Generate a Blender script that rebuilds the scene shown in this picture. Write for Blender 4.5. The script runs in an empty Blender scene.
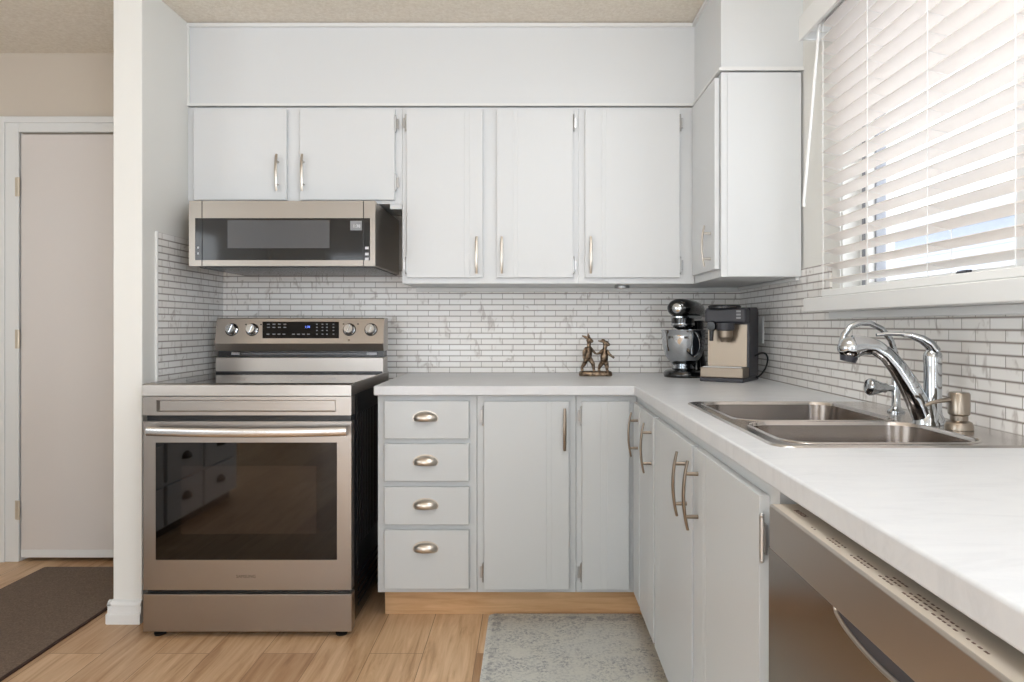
import bpy, bmesh, math, random
from mathutils import Vector, Matrix
random.seed(7)
S = bpy.context.scene
COL = S.collection
PI = math.pi

# ------------------------------------------------------------------ camera, world, lamps, exposure
H = 1.135                                   # camera height
cam = bpy.data.cameras.new('camera')
cam.sensor_width = 36.0
cam.lens = 705.0 / 1024.0 * 36.0
cam.shift_x = -18.0 / 1024.0
cam.shift_y = -15.5 / 1024.0
cam.clip_start = 0.02
cam_o = bpy.data.objects.new('camera', cam)
cam_o.location = (0, 0, H)
cam_o.rotation_euler = (PI / 2, 0, 0)
COL.objects.link(cam_o)
S.camera = cam_o

S.view_settings.view_transform = 'Standard'
S.view_settings.look = 'None'
S.view_settings.gamma = 1.0
S.view_settings.use_curve_mapping = False
S.view_settings.exposure = 0.06

w = bpy.data.worlds.new('overcast_sky')
S.world = w
w.use_nodes = True
bg = w.node_tree.nodes['Background']
bg.inputs['Color'].default_value = (0.90, 0.95, 1.0, 1)
bg.inputs['Strength'].default_value = 3.8


def lamp(name, kind, loc, power, color, size, rot=(0, 0, 0), size_y=None):
    l = bpy.data.lights.new(name, kind)
    l.energy = power
    l.color = color
    if kind == 'AREA':
        l.shape = 'RECTANGLE'
        l.size = size
        l.size_y = size_y or size
    else:
        l.shadow_soft_size = size
    o = bpy.data.objects.new(name, l)
    o.location = loc
    o.rotation_euler = rot
    COL.objects.link(o)
    return o


lamp('kitchen_ceiling_lamp', 'POINT', (0.35, 1.15, 2.30), 14.0, (0.95, 0.98, 1.01), 0.06)
lamp('kitchen_ceiling_fill', 'AREA', (0.25, 0.95, 2.42), 3.0, (0.87, 0.985, 1.12), 0.8)  # soft ambient fill added at the ceiling, not a fixture
lamp('dining_ceiling_lamp', 'POINT', (-0.10, -1.9, 2.25), 12, (0.84, 0.97, 1.14), 0.05)
lamp('right_fill', 'AREA', (0.98, -0.9, 1.4), 56, (0.86, 0.97, 1.12), 1.2, (0, PI / 2, 0), 1.6)  # unseen area light added to brighten the left wall; no window here
lamp('rear_fill', 'AREA', (-1.65, -3.15, 1.1), 9, (0.90, 0.98, 1.09), 1.7, (PI / 2, 0, 0), 1.9)  # area light added inside the rear opening as frontal fill
lamp('left_fill', 'AREA', (-3.25, -0.6, 1.35), 27, (0.90, 0.99, 1.07), 1.4, (0, -PI / 2, 0), 2.0)  # fill added for the window wall; the far-left wall has no window


# ------------------------------------------------------------------ materials
def lin(c):
    out = []
    for v in c[:3]:
        v = v / 255.0
        out.append(v / 12.92 if v <= 0.04045 else ((v + 0.055) / 1.055) ** 2.4)
    return (*out, 1)


def mat(name, rgb, rough=0.5, metal=0.0, spec=None, ior=None, coat=0.0, emit=None, estr=0.0, trans=0.0):
    m = bpy.data.materials.new(name)
    m.use_nodes = True
    b = m.node_tree.nodes['Principled BSDF']
    b.inputs['Base Color'].default_value = lin(rgb)
    b.inputs['Roughness'].default_value = rough
    b.inputs['Metallic'].default_value = metal
    if spec is not None:
        b.inputs['Specular IOR Level'].default_value = spec
    if ior:
        b.inputs['IOR'].default_value = ior
    if coat:
        b.inputs['Coat Weight'].default_value = coat
    if emit:
        b.inputs['Emission Color'].default_value = lin(emit)
        b.inputs['Emission Strength'].default_value = estr
    if trans:
        b.inputs['Transmission Weight'].default_value = trans
    return m


class NT:
    """small helper around a material's node tree"""

    def __init__(self, m):
        self.t = m.node_tree
        self.b = self.t.nodes['Principled BSDF']

    def n(self, kind, **kw):
        nd = self.t.nodes.new(kind)
        for k, v in kw.items():
            if k in nd.inputs:
                nd.inputs[k].default_value = v
            else:
                setattr(nd, k, v)
        return nd

    def l(self, a, ao, b, bi):
        self.t.links.new(a.outputs[ao], b.inputs[bi])

    def coords(self, scale=(1, 1, 1)):
        tc = self.n('ShaderNodeTexCoord')
        mp = self.n('ShaderNodeMapping')
        mp.inputs['Scale'].default_value = scale
        self.l(tc, 'Object', mp, 'Vector')
        return mp

    def noise(self, vec, scale, detail=4, rough=0.5, dist=0.0):
        nz = self.n('ShaderNodeTexNoise')
        nz.inputs['Scale'].default_value = scale
        nz.inputs['Detail'].default_value = detail
        nz.inputs['Roughness'].default_value = rough
        nz.inputs['Distortion'].default_value = dist
        self.l(vec, 0, nz, 'Vector')
        return nz

    def ramp(self, src, so, stops):
        r = self.n('ShaderNodeValToRGB')
        els = r.color_ramp.elements
        while len(els) < len(stops):
            els.new(0.5)
        for e, (p, c) in zip(els, stops):
            e.position = p
            e.color = c
        self.l(src, so, r, 'Fac')
        return r

    def mix(self, fac, a, b, mode='MIX'):
        mx = self.n('ShaderNodeMix', data_type='RGBA', blend_type=mode)
        for key, val in ((0, fac), (6, a), (7, b)):
            if isinstance(val, tuple) and len(val) == 2 and hasattr(val[0], 'outputs'):
                self.t.links.new(val[0].outputs[val[1]], mx.inputs[key])
            else:
                mx.inputs[key].default_value = val
        return (mx, 2)

    def bump(self, src, so, strength, dist):
        bp = self.n('ShaderNodeBump')
        bp.inputs['Strength'].default_value = strength
        bp.inputs['Distance'].default_value = dist
        self.l(src, so, bp, 'Height')
        self.l(bp, 'Normal', self.b, 'Normal')

    def color(self, pair):
        self.t.links.new(pair[0].outputs[pair[1]], self.b.inputs['Base Color'])


def g(v):
    return (v, v, v, 1)


M = {}
# painted wood with a faint vertical brush and grain relief
M['paint'] = mat('cabinet_paint', (222, 224, 225), 0.42)
t = NT(M['paint'])
t.bump(t.noise(t.coords((55, 55, 0.7)), 1.0, 3), 'Fac', 0.10, 0.002)
M['shaded_paint'] = M['paint'].copy()
M['shaded_paint'].name = 'shaded_cabinet_paint'
M['shaded_paint'].node_tree.nodes['Principled BSDF'].inputs['Base Color'].default_value = lin((198, 201, 202))  # same paint with the weaker light on the base cabinets put into its colour
M['paint_plain'] = mat('trim_paint', (233, 233, 231), 0.40)
M['wall'] = mat('wall_paint', (236, 235, 230), 0.75)
t = NT(M['wall'])
t.bump(t.noise(t.coords(), 220, 2), 'Fac', 0.08, 0.001)
M['hall_wall'] = mat('hall_wall_paint', (212, 201, 187), 0.75)
M['door'] = mat('door_paint', (224, 217, 212), 0.5)
M['ceiling'] = mat('stippled_ceiling', (226, 214, 196), 0.95)
t = NT(M['ceiling'])
nz = t.noise(t.coords(), 75, 5, 0.65)
t.bump(nz, 'Fac', 0.8, 0.006)
t.color(t.mix((t.ramp(nz, 'Fac', [(0.35, g(0)), (0.7, g(1))]), 0), lin((232, 222, 206)), lin((249, 241, 228))))


def brick_vec(t, horiz):
    """object coordinates turned so that u runs along the wall and v is up"""
    tc = t.n('ShaderNodeTexCoord')
    sp = t.n('ShaderNodeSeparateXYZ')
    cb = t.n('ShaderNodeCombineXYZ')
    t.l(tc, 'Object', sp, 'Vector')
    t.l(sp, horiz, cb, 'X')
    t.l(sp, 'Z', cb, 'Y')
    return cb, tc


def tile_mat(name, horiz):
    m = mat(name, (235, 234, 231), 0.28)
    t = NT(m)
    cb, tc = brick_vec(t, horiz)
    br = t.n('ShaderNodeTexBrick')
    br.offset = 0.5
    br.inputs['Scale'].default_value = 1.0
    br.inputs['Brick Width'].default_value = 0.102
    br.inputs['Row Height'].default_value = 0.0273
    br.inputs['Mortar Size'].default_value = 0.0011
    br.inputs['Mortar Smooth'].default_value = 0.1
    br.inputs['Bias'].default_value = -0.2
    br.inputs['Color1'].default_value = lin((248, 246, 243))
    br.inputs['Color2'].default_value = lin((240, 236, 231))
    br.inputs['Mortar'].default_value = lin((148, 139, 131))
    mp = t.n('ShaderNodeMapping')
    mp.inputs['Location'].default_value = (0.03, -0.907, 0)
    t.l(cb, 0, mp, 'Vector')
    t.l(mp, 0, br, 'Vector')
    sy = t.n('ShaderNodeSeparateXYZ')
    t.l(mp, 0, sy, 0)
    dv = t.n('ShaderNodeMath', operation='PINGPONG')
    t.l(sy, 'Y', dv, 0)
    dv.inputs[1].default_value = 0.0273 / 2
    row = t.ramp(dv, 0, [(0.0009, g(1)), (0.0015, g(0))])
    mv = t.n('ShaderNodeMapping')
    mv.inputs['Scale'].default_value = (9, 9, 4.5)
    mv.inputs['Rotation'].default_value = (0.3, 0.5, 0.7)
    t.l(tc, 'Object', mv, 'Vector')
    vein = t.noise(mv, 1.6, 3, 0.5, 0.5)
    vr = t.ramp(vein, 'Fac', [(0.460, g(0)), (0.497, g(0.5)), (0.535, g(0))])
    patch = t.ramp(t.noise(mv, 2.6, 2), 'Fac', [(0.52, g(0)), (0.62, g(1))])
    vm = t.n('ShaderNodeMath', operation='MULTIPLY')
    t.l(vr, 0, vm, 0)
    t.l(patch, 0, vm, 1)
    marb = t.mix((vm, 0), (br, 'Color'), lin((146, 132, 120)))
    t.color(t.mix((row, 0), marb, lin((138, 126, 117))))
    mxx = t.n('ShaderNodeMath', operation='MAXIMUM')
    t.l(br, 'Fac', mxx, 0)
    t.l(row, 0, mxx, 1)
    t.bump(mxx, 0, -0.2, 0.001)
    return m


M['tile_x'] = tile_mat('mosaic_tile_back', 'X')
M['tile_y'] = tile_mat('mosaic_tile_side', 'Y')

# oak planks running away from the camera
M['floor'] = mat('oak_plank_floor', (196, 157, 115), 0.42)
t = NT(M['floor'])
tc = t.n('ShaderNodeTexCoord')
sp = t.n('ShaderNodeSeparateXYZ')
cb = t.n('ShaderNodeCombineXYZ')
t.l(tc, 'Object', sp, 'Vector')
t.l(sp, 'Y', cb, 'X')
t.l(sp, 'X', cb, 'Y')
br = t.n('ShaderNodeTexBrick')
br.offset = 0.37
br.inputs['Scale'].default_value = 1.0
br.inputs['Brick Width'].default_value = 1.22
br.inputs['Row Height'].default_value = 0.185
br.inputs['Mortar Size'].default_value = 0.0012
br.inputs['Mortar Smooth'].default_value = 0.3
br.inputs['Color1'].default_value = g(0.0)
br.inputs['Color2'].default_value = g(1.0)
br.inputs['Mortar'].default_value = g(0.5)
t.l(cb, 0, br, 'Vector')
mp = t.n('ShaderNodeMapping')
mp.inputs['Scale'].default_value = (1.3, 16, 1)
t.l(cb, 0, mp, 'Vector')
addv = t.n('ShaderNodeVectorMath', operation='ADD')
t.l(mp, 0, addv, 0)
t.l(br, 'Color', addv, 1)
grain = t.noise(addv, 2.2, 8, 0.62, 0.6)
gr = t.ramp(grain, 'Fac', [(0.26, lin((170, 130, 92))), (0.46, lin((214, 181, 144))), (0.74, lin((240, 214, 182)))])
tint = t.mix((br, 'Color'), lin((206, 190, 176)), lin((255, 251, 246)))
pl = t.mix(1.0, (gr, 0), tint, 'MULTIPLY')
t.color(t.mix((br, 'Fac'), pl, lin((126, 92, 62))))
t.bump(br, 'Fac', -0.25, 0.001)

M['oak'] = mat('oak_board', (200, 160, 118), 0.5)
t = NT(M['oak'])
t.color((t.ramp(t.noise(t.coords((2, 2, 26)), 2.0, 6, 0.6, 0.4), 'Fac',
                [(0.3, lin((196, 152, 108))), (0.7, lin((224, 186, 142)))]), 0))

M['counter'] = mat('white_laminate', (236, 237, 236), 0.33)
t = NT(M['counter'])
cn = t.noise(t.coords((2.5, 9, 4)), 2.2, 8, 0.68, 1.0)
t.color((t.ramp(cn, 'Fac', [(0.3, lin((205, 206, 208))), (0.48, lin((213, 214, 216))), (0.75, lin((218, 219, 220)))]), 0))


def steel(name, rgb, rough, stretch):
    m = mat(name, rgb, rough, 1.0)
    t = NT(m)
    nz = t.noise(t.coords(stretch), 3.0, 3)
    t.bump(nz, 'Fac', 0.006, 0.0003)
    rr = t.n('ShaderNodeMapRange')
    rr.inputs['To Min'].default_value = rough - 0.015
    rr.inputs['To Max'].default_value = rough + 0.02
    t.l(nz, 'Fac', rr, 'Value')
    t.l(rr, 0, t.b, 'Roughness')
    return m


M['steel'] = steel('brushed_stainless', (166, 160, 154), 0.29, (3, 3, 300))
M['steel_handle'] = steel('polished_stainless', (214, 213, 213), 0.24, (3, 3, 60))
M['steel_mw'] = steel('microwave_stainless', (152, 146, 139), 0.32, (3, 3, 300))
M['steel_cof'] = steel('coffee_machine_steel', (150, 138, 124), 0.36, (3, 3, 200))
M['steel_door'] = steel('dishwasher_door_stainless', (142, 133, 125), 0.22, (3, 3, 300))
M['steel_top'] = mat('brightened_strip_top', (214, 204, 190), 0.5, 0.35)  # bright reflection on the strip's top put into a paler colour
M['steel_rim'] = steel('sink_rim_stainless', (196, 191, 187), 0.2, (8, 8, 8))
M['steel_y'] = steel('dishwasher_stainless', (188, 180, 172), 0.34, (3, 3, 300))
M['sink'] = steel('darkened_sink_stainless', (128, 120, 114), 0.22, (200, 8, 8))  # rim steel again; dark reflections in the bowls put into its colour
M['chrome'] = mat('chrome', (192, 196, 200), 0.06, 1.0)
M['nickel'] = mat('brushed_nickel', (200, 193, 184), 0.28, 1.0)
M['nickel_dark'] = mat('soap_pump_nickel', (158, 148, 136), 0.28, 1.0)
M['bronze_pull'] = mat('dark_nickel_pull', (142, 130, 117), 0.32, 1.0)
M['dial_grey'] = mat('vent_grey', (150, 150, 154), 0.4, 0.6)
M['hinge'] = mat('hinge_steel', (178, 178, 178), 0.3, 1.0)
M['brass'] = mat('aged_brass', (208, 196, 176), 0.4, 0.5)
M['bronze'] = mat('cast_bronze', (150, 118, 84), 0.34, 1.0)
t = NT(M['bronze'])
t.color((t.ramp(t.noise(t.coords(), 90, 4), 'Fac', [(0.35, lin((66, 54, 45))), (0.65, lin((158, 137, 115)))]), 0))
M['black_glass'] = mat('black_glass', (10, 10, 11), 0.04, ior=1.6)
M['display_glass'] = mat('display_glass', (9, 9, 10), 0.12, ior=1.3)
M['oven_glass'] = mat('oven_glass', (10, 7, 5), 0.03, ior=1.48)
M['oven_inner'] = mat('oven_inner_window', (32, 23, 17), 0.04, ior=1.52)
M['mw_glass'] = mat('microwave_glass', (22, 22, 24), 0.06, ior=1.5)
M['mw_window'] = mat('microwave_window', (84, 85, 88), 0.10, ior=1.5)
M['black'] = mat('black_enamel', (22, 22, 24), 0.24)
M['black_gloss'] = mat('black_gloss_enamel', (12, 12, 13), 0.10, coat=0.6)
M['dark_grey'] = mat('dark_grey_plastic', (56, 56, 62), 0.42)
M['rubber'] = mat('black_rubber', (18, 18, 18), 0.6)
M['grey_print'] = mat('grey_print', (84, 76, 70), 0.5)
M['brown_print'] = mat('brown_print', (104, 78, 66), 0.5)
M['white_print'] = mat('white_print', (205, 205, 210), 0.5)
M['sticker'] = mat('grey_sticker', (138, 140, 142), 0.5)
M['digits'] = mat('blue_digits', (120, 150, 255), 0.5, emit=(110, 140, 255), estr=1.6)
M['mw_digits'] = mat('white_digits', (225, 228, 232), 0.5)
M['white_plastic'] = mat('white_plastic', (238, 238, 236), 0.4)
M['blind'] = mat('blind_slat', (241, 234, 228), 0.45)
bb = M['blind'].node_tree
tr = bb.nodes.new('ShaderNodeBsdfTranslucent')
tr.inputs['Color'].default_value = lin((250, 246, 240))
mx = bb.nodes.new('ShaderNodeMixShader')
mx.inputs[0].default_value = 0.11
out = bb.nodes['Material Output']
bb.links.new(bb.nodes['Principled BSDF'].outputs[0], mx.inputs[1])
bb.links.new(tr.outputs[0], mx.inputs[2])
bb.links.new(mx.outputs[0], out.inputs['Surface'])
M['gasket'] = mat('grey_gasket', (150, 152, 158), 0.6)
M['glass'] = mat('window_glass', (255, 255, 255), 0.0, ior=1.45, trans=1.0)
gl = M['glass'].node_tree
tp = gl.nodes.new('ShaderNodeBsdfTransparent')
gs = gl.nodes.new('ShaderNodeBsdfGlossy')
gs.inputs['Roughness'].default_value = 0.0
mx = gl.nodes.new('ShaderNodeMixShader')
mx.inputs[0].default_value = 0.05
gl.links.new(tp.outputs[0], mx.inputs[1])
gl.links.new(gs.outputs[0], mx.inputs[2])
gl.links.new(mx.outputs[0], gl.nodes['Material Output'].inputs['Surface'])
M['siding'] = mat('neighbour_siding', (170, 175, 186), 0.8)
M['house_roof'] = mat('neighbour_roof', (160, 166, 178), 0.9)
M['snow'] = mat('snow_ground', (236, 240, 246), 0.9)

# runner: faded medallion pattern, pale field with a speckled grey-blue border
M['mat_rug'] = mat('faded_mat', (205, 203, 196), 0.85)
t = NT(M['mat_rug'])
cc = t.coords()
n1 = t.noise(cc, 95, 5, 0.72, 0.5)
n2 = t.noise(cc, 9, 4, 0.65, 1.2)
spk = t.ramp(n1, 'Fac', [(0.46, g(0)), (0.60, g(1))])
blob = t.ramp(n2, 'Fac', [(0.40, g(0.12)), (0.62, g(1))])
mm = t.n('ShaderNodeMath', operation='MULTIPLY')
t.l(spk, 0, mm, 0)
t.l(blob, 0, mm, 1)
sx = t.n('ShaderNodeSeparateXYZ')
t.l(cc, 0, sx, 0)


def band(axis, c, hw):
    a = t.n('ShaderNodeMath', operation='SUBTRACT')
    t.l(sx, axis, a, 0)
    a.inputs[1].default_value = c
    b_ = t.n('ShaderNodeMath', operation='ABSOLUTE')
    t.l(a, 0, b_, 0)
    c_ = t.n('ShaderNodeMath', operation='LESS_THAN')
    t.l(b_, 0, c_, 0)
    c_.inputs[1].default_value = hw
    return c_


bx_ = band('X', -0.125, 0.016)
by_ = band('Y', 2.70, 0.022)
bmx = t.n('ShaderNodeMath', operation='MAXIMUM')
t.l(bx_, 0, bmx, 0)
t.l(by_, 0, bmx, 1)
bsp = t.n('ShaderNodeMath', operation='MULTIPLY')
t.l(bmx, 0, bsp, 0)
t.l(t.ramp(t.noise(cc, 45, 4, 0.7), 'Fac', [(0.47, g(0)), (0.60, g(0.85))]), 0, bsp, 1)
mm2 = t.n('ShaderNodeMath', operation='MAXIMUM')
t.l(mm, 0, mm2, 0)
t.l(bsp, 0, mm2, 1)
base = t.mix((t.noise(cc, 5, 3), 'Fac'), lin((214, 217, 216)), lin((228, 226, 214)))
sc = t.n('ShaderNodeMath', operation='MULTIPLY')
t.l(mm2, 0, sc, 0)
sc.inputs[1].default_value = 0.72
t.color(t.mix((sc, 0), base, lin((112, 120, 134))))
M['door_mat'] = mat('brown_carpet_mat', (112, 94, 80), 0.98)
t = NT(M['door_mat'])
dn = t.noise(t.coords(), 160, 4, 0.7)
t.color((t.ramp(dn, 'Fac', [(0.3, lin((92, 78, 66))), (0.7, lin((136, 116, 100)))]), 0))
t.bump(dn, 'Fac', 0.8, 0.003)
M['mat_edge'] = mat('dark_brown_edge', (58, 38, 28), 0.8)


# ------------------------------------------------------------------ mesh helpers
class MB:
    def __init__(self):
        self.v, self.f = [], []

    def add(self, vs, fs):
        n = len(self.v)
        self.v += [Vector(p) for p in vs]
        self.f += [[i + n for i in q] for q in fs]
        return self

    def box(self, x0, x1, y0, y1, z0, z1):
        x0, x1 = min(x0, x1), max(x0, x1)
        y0, y1 = min(y0, y1), max(y0, y1)
        z0, z1 = min(z0, z1), max(z0, z1)
        vs = [(x, y, z) for x in (x0, x1) for y in (y0, y1) for z in (z0, z1)]
        fs = [(0, 1, 3, 2), (4, 6, 7, 5), (0, 4, 5, 1), (2, 3, 7, 6), (0, 2, 6, 4), (1, 5, 7, 3)]
        return self.add(vs, fs)

    def loft(self, rings, cap0=True, cap1=True, closed=True):
        n = len(rings[0])
        vs = [p for r in rings for p in r]
        fs = []
        for i in range(len(rings) - 1):
            for j in range(n if closed else n - 1):
                k = (j + 1) % n
                fs.append((i * n + j, i * n + k, (i + 1) * n + k, (i + 1) * n + j))
        if cap0:
            fs.append(tuple(range(n - 1, -1, -1)))
        if cap1:
            fs.append(tuple(range((len(rings) - 1) * n, len(rings) * n)))
        return self.add(vs, fs)

    def prism(self, poly, axis, a, b):
        """poly in the two other axes (cyclic order kept: x->(y,z), y->(x,z), z->(x,y))"""
        def mk(p, c):
            if axis == 'x':
                return (c, p[0], p[1])
            if axis == 'y':
                return (p[0], c, p[1])
            return (p[0], p[1], c)
        return self.loft([[mk(p, a) for p in poly], [mk(p, b) for p in poly]])

    def lathe(self, prof, center=(0, 0, 0), axis=(0, 0, 1), n=28, cap=True):
        ax = Vector(axis).normalized()
        q = Vector((0, 0, 1)).rotation_difference(ax)
        c = Vector(center)
        rings = []
        for r, z in prof:
            r = max(r, 1e-5)
            rings.append([c + q @ Vector((r * math.cos(2 * PI * k / n), r * math.sin(2 * PI * k / n), z)) for k in range(n)])
        return self.loft(rings, cap, cap)

    def cyl(self, a, b, r0, r1=None, n=16):
        a, b = Vector(a), Vector(b)
        return self.lathe([(r0, 0), (r1 if r1 is not None else r0, (b - a).length)], a, b - a, n)

    def tube(self, path, rad, n=12, side=None, flat=1.0):
        """tube along a path; rad a number or list; flat scales the thickness across 'side'"""
        P = [Vector(p) for p in path]
        if not isinstance(rad, (list, tuple)):
            rad = [rad] * len(P)
        rings = []
        u = None
        for i, p in enumerate(P):
            tg = (P[min(i + 1, len(P) - 1)] - P[max(i - 1, 0)]).normalized()
            if side is not None:
                u = Vector(side)
            elif u is None:
                u = Vector((0, 0, 1)) if abs(tg.z) < 0.9 else Vector((1, 0, 0))
            u = (u - tg * u.dot(tg)).normalized()
            v = tg.cross(u).normalized()
            rings.append([p + u * (rad[i] * math.cos(2 * PI * k / n)) + v * (rad[i] * flat * math.sin(2 * PI * k / n)) for k in range(n)])
        return self.loft(rings)

    def ball(self, c, rx, ry, rz, nu=20, nv=12, rot=None):
        c = Vector(c)
        rings = []
        for i in range(nv + 1):
            a = -PI / 2 + PI * i / nv
            cr, z = max(math.cos(a), 1e-4), math.sin(a)
            ring = []
            for k in range(nu):
                p = Vector((rx * cr * math.cos(2 * PI * k / nu), ry * cr * math.sin(2 * PI * k / nu), rz * z))
                if rot:
                    p = rot @ p
                ring.append(c + p)
            rings.append(ring)
        return self.loft(rings)

    def xform(self, mtx):
        self.v = [mtx @ p for p in self.v]
        return self


ROOT = {}


def build(name, mb, m, parent=None, bev=0.0, seg=2, smooth=35, local=False, label=None):
    inv = None
    if parent is not None and not local:
        inv = ROOT[parent.name]
    vs = [(inv @ p) if inv is not None else p for p in mb.v]
    me = bpy.data.meshes.new(name)
    me.from_pydata([tuple(p) for p in vs], [], mb.f)
    bm = bmesh.new()
    bm.from_mesh(me)
    bmesh.ops.recalc_face_normals(bm, faces=bm.faces)
    bm.to_mesh(me)
    bm.free()
    if smooth:
        for p in me.polygons:
            p.use_smooth = True
        me.set_sharp_from_angle(angle=math.radians(smooth))
    me.materials.append(m)
    o = bpy.data.objects.new(name, me)
    COL.objects.link(o)
    if parent is not None:
        o.parent = parent
        ROOT[o.name] = ROOT[parent.name]
    else:
        ROOT[o.name] = Matrix.Identity(4)
    if bev:
        b = o.modifiers.new('Bevel', 'BEVEL')
        b.width = bev
        b.segments = seg
        b.limit_method = 'ANGLE'
        b.angle_limit = math.radians(40)
        b.harden_normals = True
    if label:
        o['label'] = label
    return o


def thing(name, label, cat, loc, rotz=0.0, group=None):
    o = bpy.data.objects.new(name, None)
    o.empty_display_size = 0.05
    o.location = loc
    o.rotation_euler = (0, 0, rotz)
    COL.objects.link(o)
    o['label'] = label
    o['category'] = cat
    if group:
        o['group'] = group
    ROOT[o.name] = (Matrix.Translation(loc) @ Matrix.Rotation(rotz, 4, 'Z')).inverted()
    return o


def tag(o, label, cat, group=None):
    o['label'] = label
    o['category'] = cat
    if group:
        o['group'] = group
    return o


def struct(name, mb, m, parent=None, bev=0.0, **k):
    o = build(name, mb, m, parent, bev, **k)
    if parent is None:
        o['kind'] = 'structure'
    return o


def text_mb(s, size, origin, xdir, ydir, depth=0.0006, align='CENTER'):
    """lettering as mesh laid on a surface"""
    c = bpy.data.curves.new('lettering', 'FONT')
    c.body = s
    c.size = size
    c.align_x = align
    c.align_y = 'CENTER'
    c.extrude = depth / 2
    c.resolution_u = 2
    o = bpy.data.objects.new('lettering_tmp', c)
    COL.objects.link(o)
    me = bpy.data.meshes.new_from_object(o.evaluated_get(bpy.context.evaluated_depsgraph_get()))
    x, y = Vector(xdir).normalized(), Vector(ydir).normalized()
    z = x.cross(y)
    org = Vector(origin)
    mb = MB()
    mb.add([org + x * v.co.x + y * v.co.y + z * (v.co.z + depth / 2) for v in me.vertices], [list(p.vertices) for p in me.polygons])
    bpy.data.objects.remove(o)
    bpy.data.curves.remove(c)
    bpy.data.meshes.remove(me)
    return mb


def rrect(x0, x1, y0, y1, r, z, n=6):
    pts = []
    for cx, cy, a0 in ((x1 - r, y1 - r, 0), (x0 + r, y1 - r, PI / 2), (x0 + r, y0 + r, PI), (x1 - r, y0 + r, 1.5 * PI)):
        for k in range(n + 1):
            a = a0 + PI / 2 * k / n
            pts.append((cx + r * math.cos(a), cy + r * math.sin(a), z))
    return pts


# ------------------------------------------------------------------ key planes (metres)
XL, XP = -1.483, -1.594        # kitchen face and hall face of the partition
YC = 2.695                     # free end of the partition
YB = 3.40                      # back wall
XR = 1.02                      # window wall
ZC = 2.447                     # ceiling
ZK = 0.907                     # worktop surface
YU, XU = 3.057, 0.713          # faces of the wall cabinets and soffit
YF, XF = 2.70, 0.408           # face frames of the base cabinets
ROOM_X0, ROOM_Y0 = -3.3, -3.2

# ------------------------------------------------------------------ room shell
struct('floor', MB().box(ROOM_X0 - .1, XR + .17, ROOM_Y0 - .1, YB + .12, -0.06, 0), M['floor'])
struct('ceiling', MB().box(ROOM_X0 - .1, XR + .17, ROOM_Y0 - .1, YB + .12, ZC, ZC + .06), M['ceiling'])
struct('wall_back', MB().box(XP, XR, YB, YB + .12, 0, ZC), M['wall'])
DX0, DX1, DZ = -2.458, -1.66, 2.062      # hall door opening
struct('wall_hall', MB().box(ROOM_X0, DX0, YB, YB + .12, 0, ZC).box(DX0, DX1, YB, YB + .12, DZ, ZC)
       .box(DX1, XP, YB, YB + .12, 0, ZC).box(DX0, DX1, YB + .10, YB + .12, 0, DZ), M['hall_wall'])  # last box added unseen behind the door to block sky light under it
struct('wall_left', MB().box(XP, XL, YC, YB, 0, ZC), M['wall'], bev=0.004)
struct('wall_far_left', MB().box(ROOM_X0 - .1, ROOM_X0, ROOM_Y0 - .1, YB + .12, 0, ZC), M['wall'])
# window wall with its opening
WY0, WY1, WZ0, WZ1 = 0.80, 2.30, 1.226, 2.12
struct('wall_right', MB().box(XR, XR + .17, ROOM_Y0 - .1, WY0, 0, ZC).box(XR, XR + .17, WY1, YB + .12, 0, ZC)
       .box(XR, XR + .17, WY0, WY1, 0, WZ0 - .02).box(XR, XR + .17, WY0, WY1, WZ1, ZC), M['wall'])
# rear wall; unseen patio door opening added behind the camera to admit sky light
PX0, PX1, PZ = -2.6, -0.7, 2.08
struct('wall_rear', MB().box(ROOM_X0, PX0, ROOM_Y0 - .1, ROOM_Y0, 0, ZC).box(PX1, XR, ROOM_Y0 - .1, ROOM_Y0, 0, ZC)
       .box(PX0, PX1, ROOM_Y0 - .1, ROOM_Y0, PZ, ZC), M['wall'])
fm = MB()
for a, b in ((PX0, PX0 + .07), (PX1 - .07, PX1), ((PX0 + PX1) / 2 - .04, (PX0 + PX1) / 2 + .04)):
    fm.box(a, b, ROOM_Y0 - .08, ROOM_Y0 - .02, 0.0, PZ)
fm.box(PX0 + .07, PX1 - .07, ROOM_Y0 - .08, ROOM_Y0 - .02, PZ - .07, PZ)
fm.box(PX0 + .07, PX1 - .07, ROOM_Y0 - .08, ROOM_Y0 - .02, 0.0, .08)
d2 = struct('door_2', fm, M['paint_plain'])
build('pane', MB().box(PX0 + .07, PX1 - .07, ROOM_Y0 - .053, ROOM_Y0 - .047, .08, PZ - .07), M['glass'], d2)

# soffit over the wall cabinets, with its thin mouldings
SZ = 2.086
sof = MB().box(XL, XR, YU, YB, SZ, ZC).box(XU, XR, 2.632, YU, SZ, ZC)
struct('soffit', sof, M['paint'])
tm = MB()
tm.box(XL, XU - .012, YU - .012, YU, ZC - .020, ZC - .004)                 # under the ceiling
tm.box(XU - .012, XU, 2.632, YU, ZC - .020, ZC - .004)
tm.box(XL, XU - .010, YU - .010, YU, SZ - .001, SZ + .010)              # foot of the soffit
tm.box(XU - .010, XU, 2.622, YU, SZ - .001, SZ + .010)
tm.box(XU, XR, 2.622, 2.632, SZ - .001, SZ + .012)
tm.box(XL, XL + .008, YU - .008, YU, SZ + .010, ZC - .020)              # corner bead on the left wall
struct('trim_1', tm, M['paint_plain'])

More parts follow.
